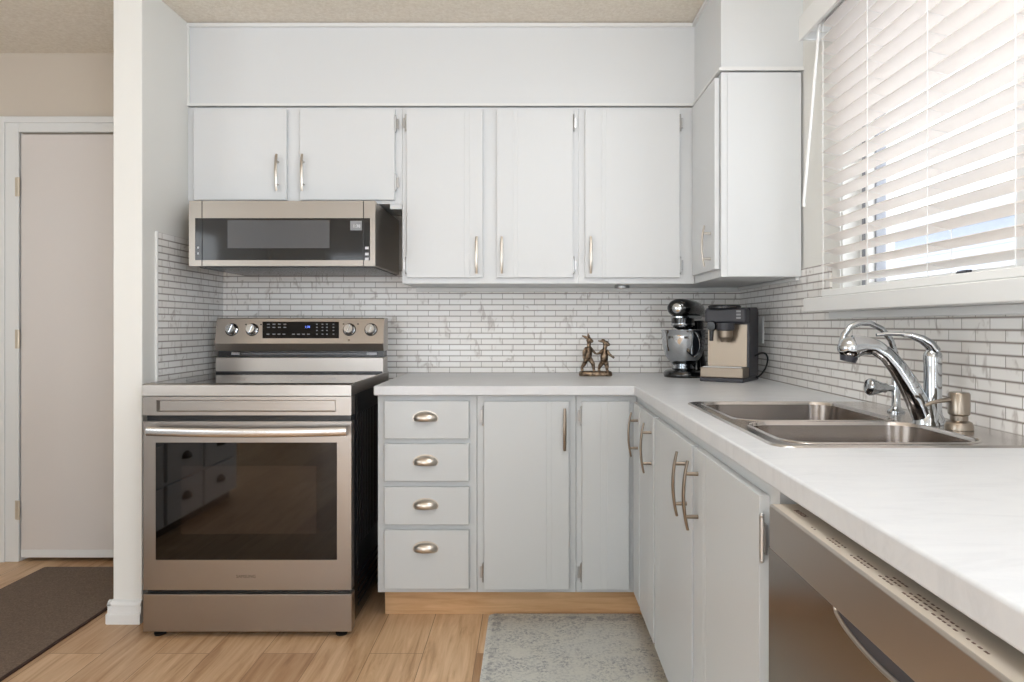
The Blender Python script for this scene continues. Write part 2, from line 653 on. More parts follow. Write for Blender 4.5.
# hall door, casing, baseboards
cs = MB()
for a, b in ((DX0 - .085, DX0 + .003), (DX1 - .003, DX1 + .055)):
    cs.box(a, b, YB - .016, YB, 0, DZ + .062)
cs.box(DX0 + .003, DX1 - .003, YB - .016, YB, DZ + .002, DZ + .062)
cs.box(DX0 - .085, DX0 - .060, YB - .024, YB - .016, 0, DZ + .075)
cs.box(DX0 - .060, XP - .001, YB - .024, YB - .016, DZ + .045, DZ + .075)
cs.box(DX0 + .003, DX0 + .008, YB, YB + .10, 0, DZ)
struct('trim_2', cs, M['paint_plain'], bev=0.002)
dd = struct('door_1', MB().box(DX0 + .012, DX1 - .006, YB - .012, YB + .03, .02, DZ - .008), M['door'], bev=0.002)
build('door_sweep', MB().box(DX0 + .015, DX1 - .008, YB - .017, YB - .012, .022, .058), M['paint_plain'], dd, label='white strip along the foot of the door')
for z in (1.80, 1.07, .25):
    hb = MB().cyl((DX0 + .006, YB - .022, z - .045), (DX0 + .006, YB - .022, z + .045), .007, n=10)
    hb.box(DX0 - .012, DX0 + .004, YB - .019, YB - .016, z - .045, z + .045)
    build('hinge', hb, M['brass'], dd, label='pale brass hinge')


def baseboard(mb, face, axis, sgn, a, b):
    prof = [(0, 0), (.020, 0), (.020, .036), (.013, .042), (.012, .066), (.015, .069), (.015, .074), (.009, .084), (0, .088)]
    poly = [(face + sgn * d, z) for d, z in prof]
    mb.prism(poly, 'x' if axis == 'x' else 'y', a, b)


bb_ = MB()
baseboard(bb_, YC, 'x', -1, XP - .014, XL + .002)
baseboard(bb_, XP, 'y', -1, YC - .015, YB)
struct('baseboard_left', bb_, M['paint_plain'])
bb_ = MB()
baseboard(bb_, YB, 'x', -1, ROOM_X0, DX0 - .086)
struct('baseboard_hall', bb_, M['paint_plain'])

# mosaic tile splashbacks
struct('backsplash', MB().box(XL + .008, XR - .008, YB - .008, YB, .70, 1.40), M['tile_x'])
bs = struct('backsplash', MB().box(XL, XL + .008, 2.795, YB, .80, 1.506), M['tile_y'])
build('edge_strip', MB().box(XL, XL + .0095, 2.788, 2.795, .80, 1.508), M['paint_plain'], bs, label='white tile edging strip')
struct('backsplash', MB().box(XR - .008, XR, 0.3, YB - .008, .88, 1.17)
       .box(XR - .008, XR, 2.38, YB - .008, 1.17, 1.348), M['tile_y'])

# window: frame, gaskets, panes, latch; sill below
fr_ = MB()
X0, X1 = XR + .055, XR + .13
for a, b in ((WY0, WY0 + .06), (WY1 - .06, WY1), (1.50, 1.56)):
    fr_.box(X0, X1, a, b, WZ0, WZ1)
for a, b in ((WY0 + .06, 1.50), (1.56, WY1 - .06)):
    fr_.box(X0, X1, a, b, WZ0, WZ0 + .045)
    fr_.box(X0, X1, a, b, WZ1 - .05, WZ1)
win = struct('window_1', fr_, M['paint_plain'], bev=0.003)
gk = MB()
for a, b in ((WY0 + .06, 1.50), (1.56, WY1 - .06)):
    gk.box(X0 + .02, X0 + .05, a, a + .012, WZ0 + .045, WZ1 - .05)
    gk.box(X0 + .02, X0 + .05, b - .012, b, WZ0 + .045, WZ1 - .05)
gk.box(X0 - .004, X0, WY1 - .04, WY1 - .025, WZ0, WZ1)
build('gasket', gk, M['gasket'], win)
build('pane', MB().box(X0 + .032, X0 + .038, WY0 + .072, 1.488, WZ0 + .045, WZ1 - .05)
      .box(X0 + .032, X0 + .038, 1.572, WY1 - .072, WZ0 + .045, WZ1 - .05), M['glass'], win)
build('latch', MB().box(X0 - .012, X0, 1.715, 1.755, WZ0 + .022, WZ0 + .045).ball((X0 - .014, 1.735, WZ0 + .038), .008, .02, .006, 10, 6), M['dark_grey'], win, label='dark window latch')
sl = MB().box(.92, XR + .055, 0.72, 2.376, 1.180, 1.226)
struct('trim_3', sl, M['paint_plain'], bev=0.004)
struct('trim_4', MB().box(XR - .03, XR - .008, 0.75, 2.34, 1.158, 1.180), M['paint_plain'], bev=0.003)

# outside: snow, the neighbouring house
struct('ground_outside', MB().box(XR + .17, 30, -20, 40, -.5, -.4), M['snow'])
hs = thing('house', 'pale blue-grey neighbouring house seen between the blind slats', 'house', (9.0, 9.0, -.4))
sd = MB().box(6.4, 12, -2, 12.9, -.4, 2.62)
k = -.3
while k < 2.6:
    sd.prism([(6.375, k), (6.4, k), (6.4, k + .16)], 'y', -2, 12.9)
    k += .17
build('wall', sd, M['siding'], hs, smooth=0)
build('roof', MB().prism([(6.0, 2.60), (9.2, 3.7), (12.4, 2.6), (12.4, 2.75), (9.2, 3.86), (6.0, 2.75)], 'y', -2.4, 13.3), M['house_roof'], hs, smooth=0)
wf = build('window', MB().box(6.34, 6.42, 6.6, 7.9, 1.2, 2.2), M['paint_plain'], hs)
build('pane', MB().box(6.33, 6.34, 6.68, 7.82, 1.28, 2.12), M['mw_window'], wf)


# ------------------------------------------------------------------ cabinet kit
def bow_pull(p, nrm, L, stand, w_=.0065, th=.0042, bow=.010, post=.62):
    """arched bar pull; p on the door face at mid height, nrm outward"""
    p, nrm = Vector(p), Vector(nrm)
    side = Vector((0, 0, 1)).cross(nrm)
    path, rad = [], []
    for i in range(17):
        s = -1 + 2 * i / 16
        path.append(p + Vector((0, 0, s * L / 2)) + nrm * (stand - bow + bow * (1 - s * s)))
        rad.append(w_ * (0.8 + .2 * (1 - s * s)))
    mb = MB().tube(path, rad, 10, side=side, flat=th / w_)
    for s in (-post, post):
        q = p + Vector((0, 0, s * L / 2))
        mb.cyl(q, q + nrm * (stand - bow + bow * (1 - s * s)), .0052, .0042, 10)
    return mb


def hinge_mb(p, nrm, side, h=.06):
    """surface hinge: a small knuckle and two leaves with a finial each end"""
    p, nrm, side = Vector(p), Vector(nrm), Vector(side)
    q = p + nrm * .006
    mb = MB().cyl(q - Vector((0, 0, h / 2)), q + Vector((0, 0, h / 2)), .0042, n=8)
    for s in (-1, 1):
        mb.ball(q + Vector((0, 0, s * (h / 2 + .003))), .0045, .0045, .005, 8, 6)
        e = p + side * s * .007
        a, b = e - side * .006 - Vector((0, 0, h * .36)), e + side * .006 + nrm * .004 + Vector((0, 0, h * .36))
        mb.box(a.x, b.x, a.y, b.y, a.z, b.z)
    return mb


def slab(a0, a1, z0, z1, face, thick, grooves, along):
    """door slab whose front is parted by fine vertical joint lines"""
    def bx(mb, a, b, d0, d1):
        return mb.box(a, b, d0, d1, z0, z1) if along == 'x' else mb.box(d0, d1, a, b, z0, z1)
    mb = MB()
    if not grooves:
        return bx(mb, a0, a1, face - thick, face)
    sk_ = .0016
    pts = [(a0, face), (a0, face - thick)]
    for g_ in sorted(grooves):
        pts += [(g_ - .0011, face - thick), (g_, face - thick + sk_), (g_ + .0011, face - thick)]
    pts += [(a1, face - thick), (a1, face)]
    poly = pts if along == 'x' else [(d, a) for a, d in pts]
    return mb.prism(poly, 'z', z0, z1)


def front_door(root, x0, x1, z0, z1, yface, handle=None, hinge=None, pull='nickel', thick=.019, hz=None, paint='paint', grooves=()):
    """door facing the camera; yface is the frame plane it lies on"""
    d = build('door', slab(x0, x1, z0, z1, yface, thick, grooves, 'x'), M[paint], root, bev=0.003)
    if handle:
        build('handle', bow_pull((handle[0], yface - thick, handle[1]), (0, -1, 0), handle[2], .030), M[pull], d)
    if hinge:
        for z in (hz or (z0 + .06, z1 - .06)):
            build('hinge', hinge_mb((x0 - .003 if hinge < 0 else x1 + .003, yface - .010, z), (0, -1, 0), (1, 0, 0)), M['hinge'], d)
    return d


def side_door(root, y0, y1, z0, z1, xface, handle=None, hinge=None, pull='bronze_pull', thick=.019, paint='shaded_paint', grooves=()):
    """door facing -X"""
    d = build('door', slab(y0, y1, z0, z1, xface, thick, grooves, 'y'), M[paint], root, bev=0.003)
    if handle:
        build('handle', bow_pull((xface - thick, handle[0], handle[1]), (-1, 0, 0), handle[2], .034), M[pull], d)
    if hinge is not None:
        for z in (z0 + .07, z1 - .07):
            build('hinge', hinge_mb((xface - .010, hinge, z), (-1, 0, 0), (0, 1, 0), .07), M['hinge'], d)
    return d


# ---- wall cabinets
def P(px, Y):
    return (px - 530.0) * Y / 705.0


def Zp(py, Y):
    return H - (py - 325.5) * Y / 705.0


YD = YU - .019
c = thing('wall_cabinet', 'short white two-door wall cabinet mounted above the microwave', 'cabinet', (-1.02, 3.22, 1.66))
build('carcase', MB().box(XL + .001, -.5545, YU, YB - .009, 1.662, SZ - .006), M['paint'], c)
front_door(c, P(193, YD), P(286.5, YD), 1.676, 2.070, YU, (P(278, YD), 1.79, .158))
front_door(c, P(299.5, YD), P(394.7, YD), 1.676, 2.070, YU, (P(303.5, YD), 1.79, .158), 1, hz=(1.752, 2.005))
build('filler', MB().box(P(390, YU), -.556, YU, YU + .02, 1.640, 1.661), M['paint'], c)

c = thing('wall_cabinet', 'tall white two-door wall cabinet right of the microwave', 'cabinet', (-.17, 3.22, 1.317))
XS = P(578.5, YU)
build('carcase', MB().box(-.553, XS - .0003, YU, YB - .009, 1.317, SZ - .006), M['paint'], c)
front_door(c, P(406.7, YD), P(482.7, YD), 1.342, 2.068, YU, (P(477, YD), 1.437, .158), -1, hz=(1.395, 2.01), grooves=(P(464.5, YD), P(469.5, YD)))
front_door(c, P(496.6, YD), P(572.9, YD), 1.342, 2.068, YU, (P(502, YD), 1.437, .158), 1, hz=(1.395, 2.01), grooves=(P(513.5, YD), P(518, YD)))

c = thing('wall_cabinet', 'white single-door wall cabinet on the back wall above the stand mixer', 'cabinet', (.46, 3.22, 1.317))
build('carcase', MB().box(XS + .0003, XU - .001, YU, YB - .009, 1.317, SZ - .006), M['paint'], c)
front_door(c, P(585.2, YD), P(679.7, YD), 1.342, 2.068, YU, (P(590.5, YD), 1.437, .158), 1, hz=(1.395, 2.01), grooves=(P(602, YD), P(606, YD)))

c = thing('wall_cabinet', 'white wall cabinet on the window wall showing its blank end panel', 'cabinet', (.87, 2.9, 1.317))
build('carcase', MB().box(XU + .001, XR - .009, 2.632, YB - .009, 1.317, SZ - .006), M['paint'], c)
build('end_panel', MB().box(XU + .024, XR - .009, 2.628, 2.6315, 1.319, SZ - .008), M['paint'], c)
side_door(c, 2.652, 3.02, 1.347, 2.068, XU, (2.71, 1.44, .158), None, 'nickel', paint='paint')

tag(build('puck_light', MB().lathe([(.034, 0), (.034, .010), (.030, .013)], (P(622, 3.2), 3.2, 1.304)), M['hinge']),
    'small round metal puck light under the back wall cabinets', 'light')
struct('trim_5', MB().box(-.545, XR - .010, YB - .028, YB - .009, 1.296, 1.3165)
       .box(XR - .026, XR - .009, 2.64, YB - .028, 1.303, 1.3165), M['paint_plain'], bev=0.003)

# ---- base cabinets
DZ0, DZ1 = .131, .846


def open_carcase(x0, x1, y0, y1, z0, z1, face):
    mb = MB()
    if face == 'y':
        mb.box(x0, x1, y0, y0 + .02, z0, z1)
        mb.box(x0, x0 + .016, y0 + .02, y1, z0, z1).box(x1 - .016, x1, y0 + .02, y1, z0, z1)
        mb.box(x0 + .016, x1 - .016, y0 + .02, y1 - .01, z0, z0 + .016)
        mb.box(x0 + .016, x1 - .016, y1 - .01, y1, z0, z1)
    else:
        mb.box(x0, x0 + .02, y0, y1, z0, z1)
        mb.box(x0 + .02, x1, y0, y0 + .016, z0, z1).box(x0 + .02, x1, y1 - .016, y1, z0, z1)
        mb.box(x0 + .02, x1 - .01, y0 + .016, y1 - .016, z0, z0 + .016)
        mb.box(x1 - .01, x1, y0 + .016, y1 - .016, z0, z1)
    return mb


def cup_pull(cx, y, cz, a=.047, b=.027, c_=.026):
    """bin pull: a half dome open underneath, on a thin back flange"""
    mb = MB()
    nu, nv = 20, 9
    for off in (0.0,):
        rings = []
        for i in range(nv + 1):
            th = -0.42 + (PI / 2 + .42) * i / nv
            ring = []
            for k_ in range(nu + 1):
                ph = PI * k_ / nu
                ring.append((cx + a * math.cos(ph) * math.cos(th) if i < nv else cx + a * math.cos(ph) * .03,
                             y - b * math.sin(ph) * max(math.cos(th), .02),
                             cz - .006 + c_ * math.sin(th)))
            rings.append(ring)
        mb.loft(rings, False, False, closed=False)
    mb.prism([(cx + (a + .002) * math.cos(q), cz - .006 + (c_ + .003) * math.sin(q)) for q in [(-.42 + (PI + .84) * k_ / 24) for k_ in range(25)]], 'y', y - .0022, y)
    return mb


YDB = YF - .02
XA, XB = P(477, YF), P(576, YF)
c = thing('base_cabinet', 'white base cabinet of four drawers with cup pulls beside the range', 'cabinet', (-.39, 3.0, 0))
build('carcase', open_carcase(-.582, XA - .001, YF, YB - .01, .114, .868, 'y'), M['shaded_paint'], c)
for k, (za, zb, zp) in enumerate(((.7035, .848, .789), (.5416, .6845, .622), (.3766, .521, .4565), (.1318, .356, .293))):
    d = build('drawer', MB().box(-.555, -.232, YDB, YF, za, zb), M['shaded_paint'], c, bev=0.003)
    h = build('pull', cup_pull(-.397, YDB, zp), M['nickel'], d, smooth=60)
    sm = h.modifiers.new('Solidify', 'SOLIDIFY')
    sm.thickness = .0015

c = thing('base_cabinet', 'white base cabinet with one wide door and a slim upright pull', 'cabinet', (-.01, 3.0, 0))
build('carcase', open_carcase(XA + .001, XB - .001, YF, YB - .01, .114, .868, 'y'), M['shaded_paint'], c)
front_door(c, -.175, .148, DZ0, DZ1, YF, (.131, .742, .160), -1, 'bronze_pull', .02, (.195, .792), 'shaded_paint', (P(547, YDB), P(551.5, YDB)))

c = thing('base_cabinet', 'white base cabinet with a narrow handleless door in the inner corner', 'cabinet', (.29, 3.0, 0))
build('carcase', open_carcase(XB + .001, XF - .001, YF, YB - .01, .114, .868, 'y'), M['shaded_paint'], c)
front_door(c, .198, .377, DZ0, DZ1, YF, None, -1, 'bronze_pull', .02, (.195, .792), 'shaded_paint', (P(601, YDB), P(607, YDB)))

c = thing('base_cabinet', 'white corner base cabinet with two narrow doors under the worktop bend', 'cabinet', (.7, 2.45, 0))
build('carcase', open_carcase(XF, XR - .01, 2.21, YF - .001, .114, .868, 'x'), M['shaded_paint'], c)
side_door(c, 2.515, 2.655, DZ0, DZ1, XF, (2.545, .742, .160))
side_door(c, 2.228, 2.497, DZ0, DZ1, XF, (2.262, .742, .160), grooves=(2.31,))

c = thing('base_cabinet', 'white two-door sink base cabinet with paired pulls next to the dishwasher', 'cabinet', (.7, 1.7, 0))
build('carcase', open_carcase(XF, XR - .01, 1.150, 2.209, .114, .868, 'x'), M['shaded_paint'], c)
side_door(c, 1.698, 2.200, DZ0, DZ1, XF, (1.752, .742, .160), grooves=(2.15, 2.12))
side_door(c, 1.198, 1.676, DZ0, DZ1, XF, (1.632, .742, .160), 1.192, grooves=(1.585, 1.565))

# toe kicks
struct('trim_6', MB().box(-.570, .48, 2.774, 2.79, 0, .113).box(.475, .491, 1.18, 2.774, 0, .113)
       .box(-.570, -.555, 2.79, YB, 0, .113), M['oak'])

# ---- worktop: one L-shaped slab with the sink cut-out and a rounded nose
XN, YN = .395, 2.664
xs = [-.592, XN, .474, .950, XR - .009]
ys = [.30, 1.328, 2.066, YN, YB - .009]


def grid_slab(xs, ys, keep, z0, z1):
    idx, mb = {}, MB()
    def vid(i, j, s):
        k_ = (i, j, s)
        if k_ not in idx:
            idx[k_] = len(mb.v)
            mb.v.append(Vector((xs[i], ys[j], (z0, z1)[s])))
        return idx[k_]
    ok = lambda i, j: 0 <= i < len(xs) - 1 and 0 <= j < len(ys) - 1 and keep(i, j)
    for i in range(len(xs) - 1):
        for j in range(len(ys) - 1):
            if not ok(i, j):
                continue
            q = [(i, j), (i + 1, j), (i + 1, j + 1), (i, j + 1)]
            mb.f.append([vid(*p, 1) for p in q])
            mb.f.append([vid(*p, 0) for p in reversed(q)])
            for (di, dj), (a, b) in (((0, -1), (0, 1)), ((1, 0), (1, 2)), ((0, 1), (2, 3)), ((-1, 0), (3, 0))):
                if not ok(i + di, j + dj):
                    mb.f.append([vid(*q[a], 0), vid(*q[b], 0), vid(*q[b], 1), vid(*q[a], 1)])
    return mb


def keep(i, j):
    if i == 0:
        return j == 3
    return not (i == 2 and j == 1)


ct = build('countertop', grid_slab(xs, ys, keep, ZK - .037, ZK), M['counter'], bev=0.005, seg=3)
tag(ct, 'white marbled L-shaped countertop running under the window and along the back wall', 'countertop')

# ------------------------------------------------------------------ sink
sk = thing('kitchen_sink', 'stainless steel double-bowl sink set into the white countertop', 'sink', (.72, 1.70, ZK))
SX0, SX1, SY0, SY1 = .457, 1.000, 1.312, 2.083
bowls = [(.490, .880, 1.337, 1.631), (.490, .872, 1.653, 2.056)]
bm = bmesh.new()
edges = []
for pts in [rrect(SX0 + .006, SX1 - .004, SY0 + .006, SY1 - .006, .04, ZK + .004)] + [rrect(*b_, .061, ZK + .004) for b_ in bowls]:
    vs = [bm.verts.new(p) for p in pts]
    edges += [bm.edges.new((vs[i], vs[(i + 1) % len(vs)])) for i in range(len(vs))]
bmesh.ops.triangle_fill(bm, use_beauty=True, use_dissolve=False, edges=edges)
rim = MB()
bm.verts.index_update()
rim.add([v_.co.copy() for v_ in bm.verts], [[v_.index for v_ in f_.verts] for f_ in bm.faces])
bm.free()
rim.loft([rrect(SX0 + .006, SX1 - .004, SY0 + .006, SY1 - .006, .04, ZK + .004),
          rrect(SX0 + .002, SX1 - .001, SY0 + .002, SY1 - .002, .042, ZK + .0028),
          rrect(SX0, SX1, SY0, SY1, .043, ZK + .0002)], False, False)
for x0, x1, y0, y1 in bowls:                 # raised rolled lips
    rim.loft([rrect(x0 + i_, x1 - i_, y0 + i_, y1 - i_, r_, ZK + d_) for i_, d_, r_ in ((-.005, .0041, .066), (-.003, .0060, .064), (0, .0066, .062), (.002, .0052, .061), (.004, -.002, .060))], False, False)
build('rim', rim, M['steel_rim'], sk, smooth=40)
for b_ in bowls:
    x0, x1, y0, y1 = b_
    rings = []
    for ins, dz, r in ((.004, -.002, .060), (.006, -.02, .058), (.014, -.06, .05), (.022, -.14, .05), (.036, -.166, .05), (.060, -.175, .04)):
        rings.append(rrect(x0 + ins, x1 - ins, y0 + ins, y1 - ins, r, ZK + dz))
    bo = build('bowl', MB().loft(rings, False, True), M['sink'], sk, smooth=60)
    cx, cy = (x0 + x1) / 2, (y0 + y1) / 2
    build('drain', MB().lathe([(.001, -.1735), (.030, -.1735), (.042, -.171), (.045, -.1745)], (cx, cy, ZK)), M['chrome'], bo)

# ------------------------------------------------------------------ taps
ZR = ZK + .0045
fc = thing('kitchen_faucet', 'large chrome single-lever kitchen faucet with thick arched spout over sink', 'faucet', (.912, 1.60, ZR))
fx, fy = .908, 1.60
build('base', MB().lathe([(.027, 0), (.027, .006), (.024, .014), (.0195, .022), (.0185, .03), (.0185, .13), (.0195, .150), (.0185, .160), (.012, .168), (.001, .171)], (fx + .006, fy, ZR)), M['chrome'], fc)
sp_ = [(.892, fy, .930), (.876, fy, .968), (.858, fy + .004, 1.006), (.838, fy + .008, 1.040), (.816, fy + .012, 1.068), (.792, fy + .016, 1.085), (.768, fy + .020, 1.089), (.746, fy + .024, 1.086)]
spm = MB().tube(sp_, [.024, .0235, .022, .020, .0185, .0185, .022, .027], 18)
spm.ball((.740, fy + .025, 1.083), .030, .027, .026, 20, 12)
spm.lathe([(.030, 0), (.027, .02), (.018, .05)], (.900, fy, ZR), n=24)
so = build('spout', spm, M['chrome'], fc, smooth=50)
build('nozzle', MB().lathe([(.017, 0), (.020, .012)], (.733, fy + .026, 1.052), (.25, 0, 1)), M['dark_grey'], so, label='dark spray nozzle under the spout head')
lv = [(.918, fy, 1.076), (.908, fy + .002, 1.092), (.892, fy + .006, 1.104), (.872, fy + .012, 1.112), (.850, fy + .018, 1.116), (.822, fy + .024, 1.116), (.800, fy + .028, 1.113)]
build('lever', MB().tube(lv, [.020, .019, .016, .012, .009, .0075, .006], 14, side=(0, 1, 0), flat=.6), M['chrome'], fc, smooth=50)

ff = thing('filter_tap', 'slim chrome gooseneck filter tap behind the main faucet', 'faucet', (.945, 1.82, ZR))
gx, gy = .945, 1.82
build('stem', MB().lathe([(.021, 0), (.021, .004), (.014, .010), (.0105, .016), (.0105, .095), (.013, .098), (.013, .104), (.007, .112)], (gx, gy, ZR)), M['chrome'], ff)
gp = [(gx, gy, 1.015), (.944, gy, 1.060), (.931, gy, 1.098), (.908, gy, 1.126), (.878, gy, 1.141), (.850, gy, 1.142), (.826, gy, 1.131), (.811, gy, 1.112), (.806, gy, 1.088)]
build('gooseneck', MB().tube(gp, [.0078] * 7 + [.0086, .0095], 12), M['chrome'], ff, smooth=60)
hn = MB().lathe([(.009, 0), (.009, .014), (.013, .020), (.0125, .028), (.017, .040), (.0215, .052), (.0225, .060), (.019, .066), (.001, .068)], (gx - .008, gy, .973), (-1, 0, .06), 24)
build('handle', hn, M['chrome'], ff, smooth=60)

sd_ = thing('soap_dispenser', 'brushed nickel soap dispenser pump on the sink rim', 'soap dispenser', (.9225, 1.516, ZR))
build('body', MB().lathe([(.028, 0), (.028, .008), (.025, .016), (.0175, .020), (.0175, .030), (.0215, .034), (.0215, .076), (.019, .080), (.001, .081)], (.9225, 1.516, ZR)), M['nickel_dark'], sd_)
build('nozzle', MB().tube([(.903, 1.516, .976), (.880, 1.517, .9725), (.862, 1.518, .968), (.852, 1.519, .962)], [.0055, .0045, .004, .004], 10), M['nickel_dark'], sd_)

# ------------------------------------------------------------------ range
RX0, RX1, RY0 = -1.405, -.648, 2.560
rg = thing('electric_range', 'stainless steel freestanding electric range with black glass cooktop', 'range', ((RX0 + RX1) / 2, 2.85, 0))


def zr(py, Y=RY0):
    return Zp(py, Y)


ZT = Zp(384, RY0)                       # 0.922
body = MB().box(RX0 + .004, RX1 - .004, RY0 + .050, 3.24, .035, ZT - .012)
bd = build('body', body, M['black'], rg, bev=0.003)
rib = MB()
for k in range(5):
    z = .07 + k * .028
    rib.box(RX1 - .004, RX1 - .001, RY0 + .12, 3.10, z, z + .011)
rib.box(RX1 - .004, RX1 - .002, RY0 + .10, RY0 + .105, .22, .86)
for k in range(16):
    rib.box(RX1 - .004, RX1 - .002, 2.70 + k * .028, 2.712 + k * .028, .30, .80)
build('side_ribs', rib, M['black'], rg)
build('cooktop', MB().box(RX0 + .006, RX1 - .006, RY0 + .02, 3.135, ZT - .012, ZT + .001), M['black_glass'], rg, bev=0.002)
for cx, cy, r in ((-1.22, 2.74, .105), (-.84, 2.74, .085), (-1.22, 2.99, .08), (-.84, 2.99, .10)):
    n = 40
    ring = MB().loft([[(cx + q * math.cos(2 * PI * k / n), cy + q * math.sin(2 * PI * k / n), ZT + .0012) for k in range(n)] for q in (r, r - .002)], False, False)
    build('burner_ring', ring, M['dark_grey'], rg)
tr_ = MB().prism([(RY0 + .022, ZT + .002), (RY0 + .004, ZT + .0015), (RY0 - .004, ZT - .004), (RY0 - .006, zr(395.6)), (RY0 + .048, zr(395.6)), (RY0 + .048, ZT - .012), (RY0 + .022, ZT - .010)], 'x', RX0, RX1)
build('front_trim', tr_, M['steel'], rg)
for xa, xb in ((RX0, RX0 + .007), (RX1 - .007, RX1)):
    build('side_trim', MB().box(xa, xb, RY0 + .049, 3.236, zr(395.6), ZT + .0015), M['steel'], rg, bev=0.001)
# recessed control panel below the rim
pz0, pz1 = zr(415.2), zr(396.5)
ix0, ix1, iz0, iz1 = P(157, RY0), P(336, RY0), zr(411.8), zr(400)
ch = .006
fp = MB().box(RX0, RX1, RY0 + .010, RY0 + .05, pz0, pz1)
fp.loft([[(ix0, RY0 - .004, iz0), (ix1, RY0 - .004, iz0), (ix1, RY0 - .004, iz1), (ix0, RY0 - .004, iz1)],
         [(ix0 + ch, RY0 + .009, iz0 + ch * .6), (ix1 - ch, RY0 + .009, iz0 + ch * .6), (ix1 - ch, RY0 + .009, iz1 - ch * .6), (ix0 + ch, RY0 + .009, iz1 - ch * .6)]], False, True)
for a in ((RX0, ix0, pz0, pz1), (ix1, RX1, pz0, pz1), (ix0, ix1, pz0, iz0), (ix0, ix1, iz1, pz1)):
    fp.box(a[0], a[1], RY0 - .004, RY0 + .010, a[2], a[3])
build('fascia', fp, M['steel'], rg)
build('vent_gap', MB().box(RX0 + .006, RX1 - .006, RY0 + .016, RY0 + .05, zr(423), pz0), M['black'], rg)
# oven door
dz0, dz1 = zr(590), zr(421.5)
wx0, wx1, wz0, wz1 = P(155.5, RY0), P(337, RY0), zr(560), zr(442.5)
dm = MB()
for a in ((RX0 + .001, wx0, dz0, dz1), (wx1, RX1 - .001, dz0, dz1), (wx0, wx1, dz0, wz0), (wx0, wx1, wz1, dz1)):
    dm.box(a[0], a[1], RY0, RY0 + .044, a[2], a[3])
od = build('oven_door', dm, M['steel'], rg)
build('window', MB().box(wx0, wx1, RY0 + .002, RY0 + .012, wz0, wz1), M['oven_glass'], od, label='dark glass oven window')
iw = build('inner_window', MB().box(P(181, RY0), P(316, RY0), RY0 + .0012, RY0 + .002, zr(534), zr(466)), M['oven_inner'], od)
hp = []
hx0, hx1 = P(146, RY0 - .04), P(346, RY0 - .04)
for i in range(25):
    s = i / 24
    hp.append((hx0 + (hx1 - hx0) * s, RY0 - .036 - .010 * math.sin(PI * s), Zp(431.5, RY0 - .04) - .004 * math.sin(PI * s)))
hm = MB().tube(hp, .0165, 16, side=(0, 0, 1), flat=.45)
for s in (hx0 + .012, hx1 - .012):
    hm.box(s - .010, s + .010, RY0 - .034, RY0, Zp(431.5, RY0) - .012, Zp(431.5, RY0) + .012)
build('handle', hm, M['steel_handle'], od)
build('logo', text_mb('SAMSUNG', .0155, ((P(246, RY0)), RY0 - .0002, zr(576.5)), (1, 0, 0), (0, 0, 1)), M['grey_print'], od, smooth=0, label='grey maker lettering under the window')
build('lower_gap', MB().box(RX0 + .008, RX1 - .008, RY0 + .018, RY0 + .05, zr(596), dz0), M['black'], rg)
build('drawer', MB().box(RX0 - .001, RX1, RY0 + .001, RY0 + .05, zr(632), zr(594.5)), M['steel'], rg, bev=0.002)
for x in (RX0 + .045, RX1 - .045):
    for y in (RY0 + .035, 3.18):
        build('foot', MB().lathe([(.020, 0), (.022, .008), (.012, .012), (.012, .036)], (x, y, 0), n=14), M['rubber'], rg)
# backguard: riser, dark vent, tilted control panel
BY = 3.135
build('riser_gap', MB().box(RX0 + .010, RX1 - .008, BY - .004, BY + .002, ZT - .004, ZT + .009), M['black'], rg)
build('riser', MB().box(RX0 + .006, RX1 - .004, BY, 3.23, ZT - .012, Zp(357.5, BY)), M['steel'], rg, bev=0.002)
zv0, zv1 = Zp(357, BY), Zp(350.5, BY)
build('vent', MB().box(RX0 + .010, RX1 - .008, BY + .022, 3.23, zv0, zv1), M['black'], rg)
vs_ = MB()
vs_.box(P(240, BY), P(366, BY), BY + .015, BY + .022, Zp(354.2, BY), Zp(353.8, BY)).box(P(230, BY), P(238, BY), BY + .014, BY + .022, Zp(355, BY), Zp(352.6, BY))
vs_.box(P(366, BY), P(376, BY), BY + .014, BY + .022, Zp(355, BY), Zp(352.6, BY))
build('vent_trim', vs_, M['dial_grey'], rg)
zb0, zb1 = Zp(351, BY), Zp(318, BY + .045)
zq = Zp(343.5, BY)
yq, yt = BY - .004, BY + .022
bg_ = MB().prism([(BY + .006, zb0), (yq, zq), (yt, zb1 - .003), (yt + .006, zb1), (3.235, zb1), (3.235, zb0)], 'x', RX0 + .004, RX1 - .004)
bgo = build('control_panel', bg_, M['steel'], rg, smooth=20)
slope = Vector((0, yt - yq, zb1 - .003 - zq)).normalized()
nout = Vector((0, -slope.z, slope.y))


def onpanel(px, py, lift=0.0):
    """point on the tilted control face seen at a photo pixel"""
    # ray from the camera through the pixel meets the face plane
    d = Vector(((px - 530) / 705.0, 1.0, -(py - 325.5) / 705.0))
    o_ = Vector((0, 0, H))
    p0 = Vector((0, yq, zq))
    tt = (p0 - o_).dot(nout) / d.dot(nout)
    return o_ + d * tt + nout * lift


def panel_box(pxa, pxb, pya, pyb, lift, th):
    a = [onpanel(pxa, pya, lift), onpanel(pxb, pya, lift), onpanel(pxb, pyb, lift), onpanel(pxa, pyb, lift)]
    return MB().loft([a, [p + nout * th for p in a]])


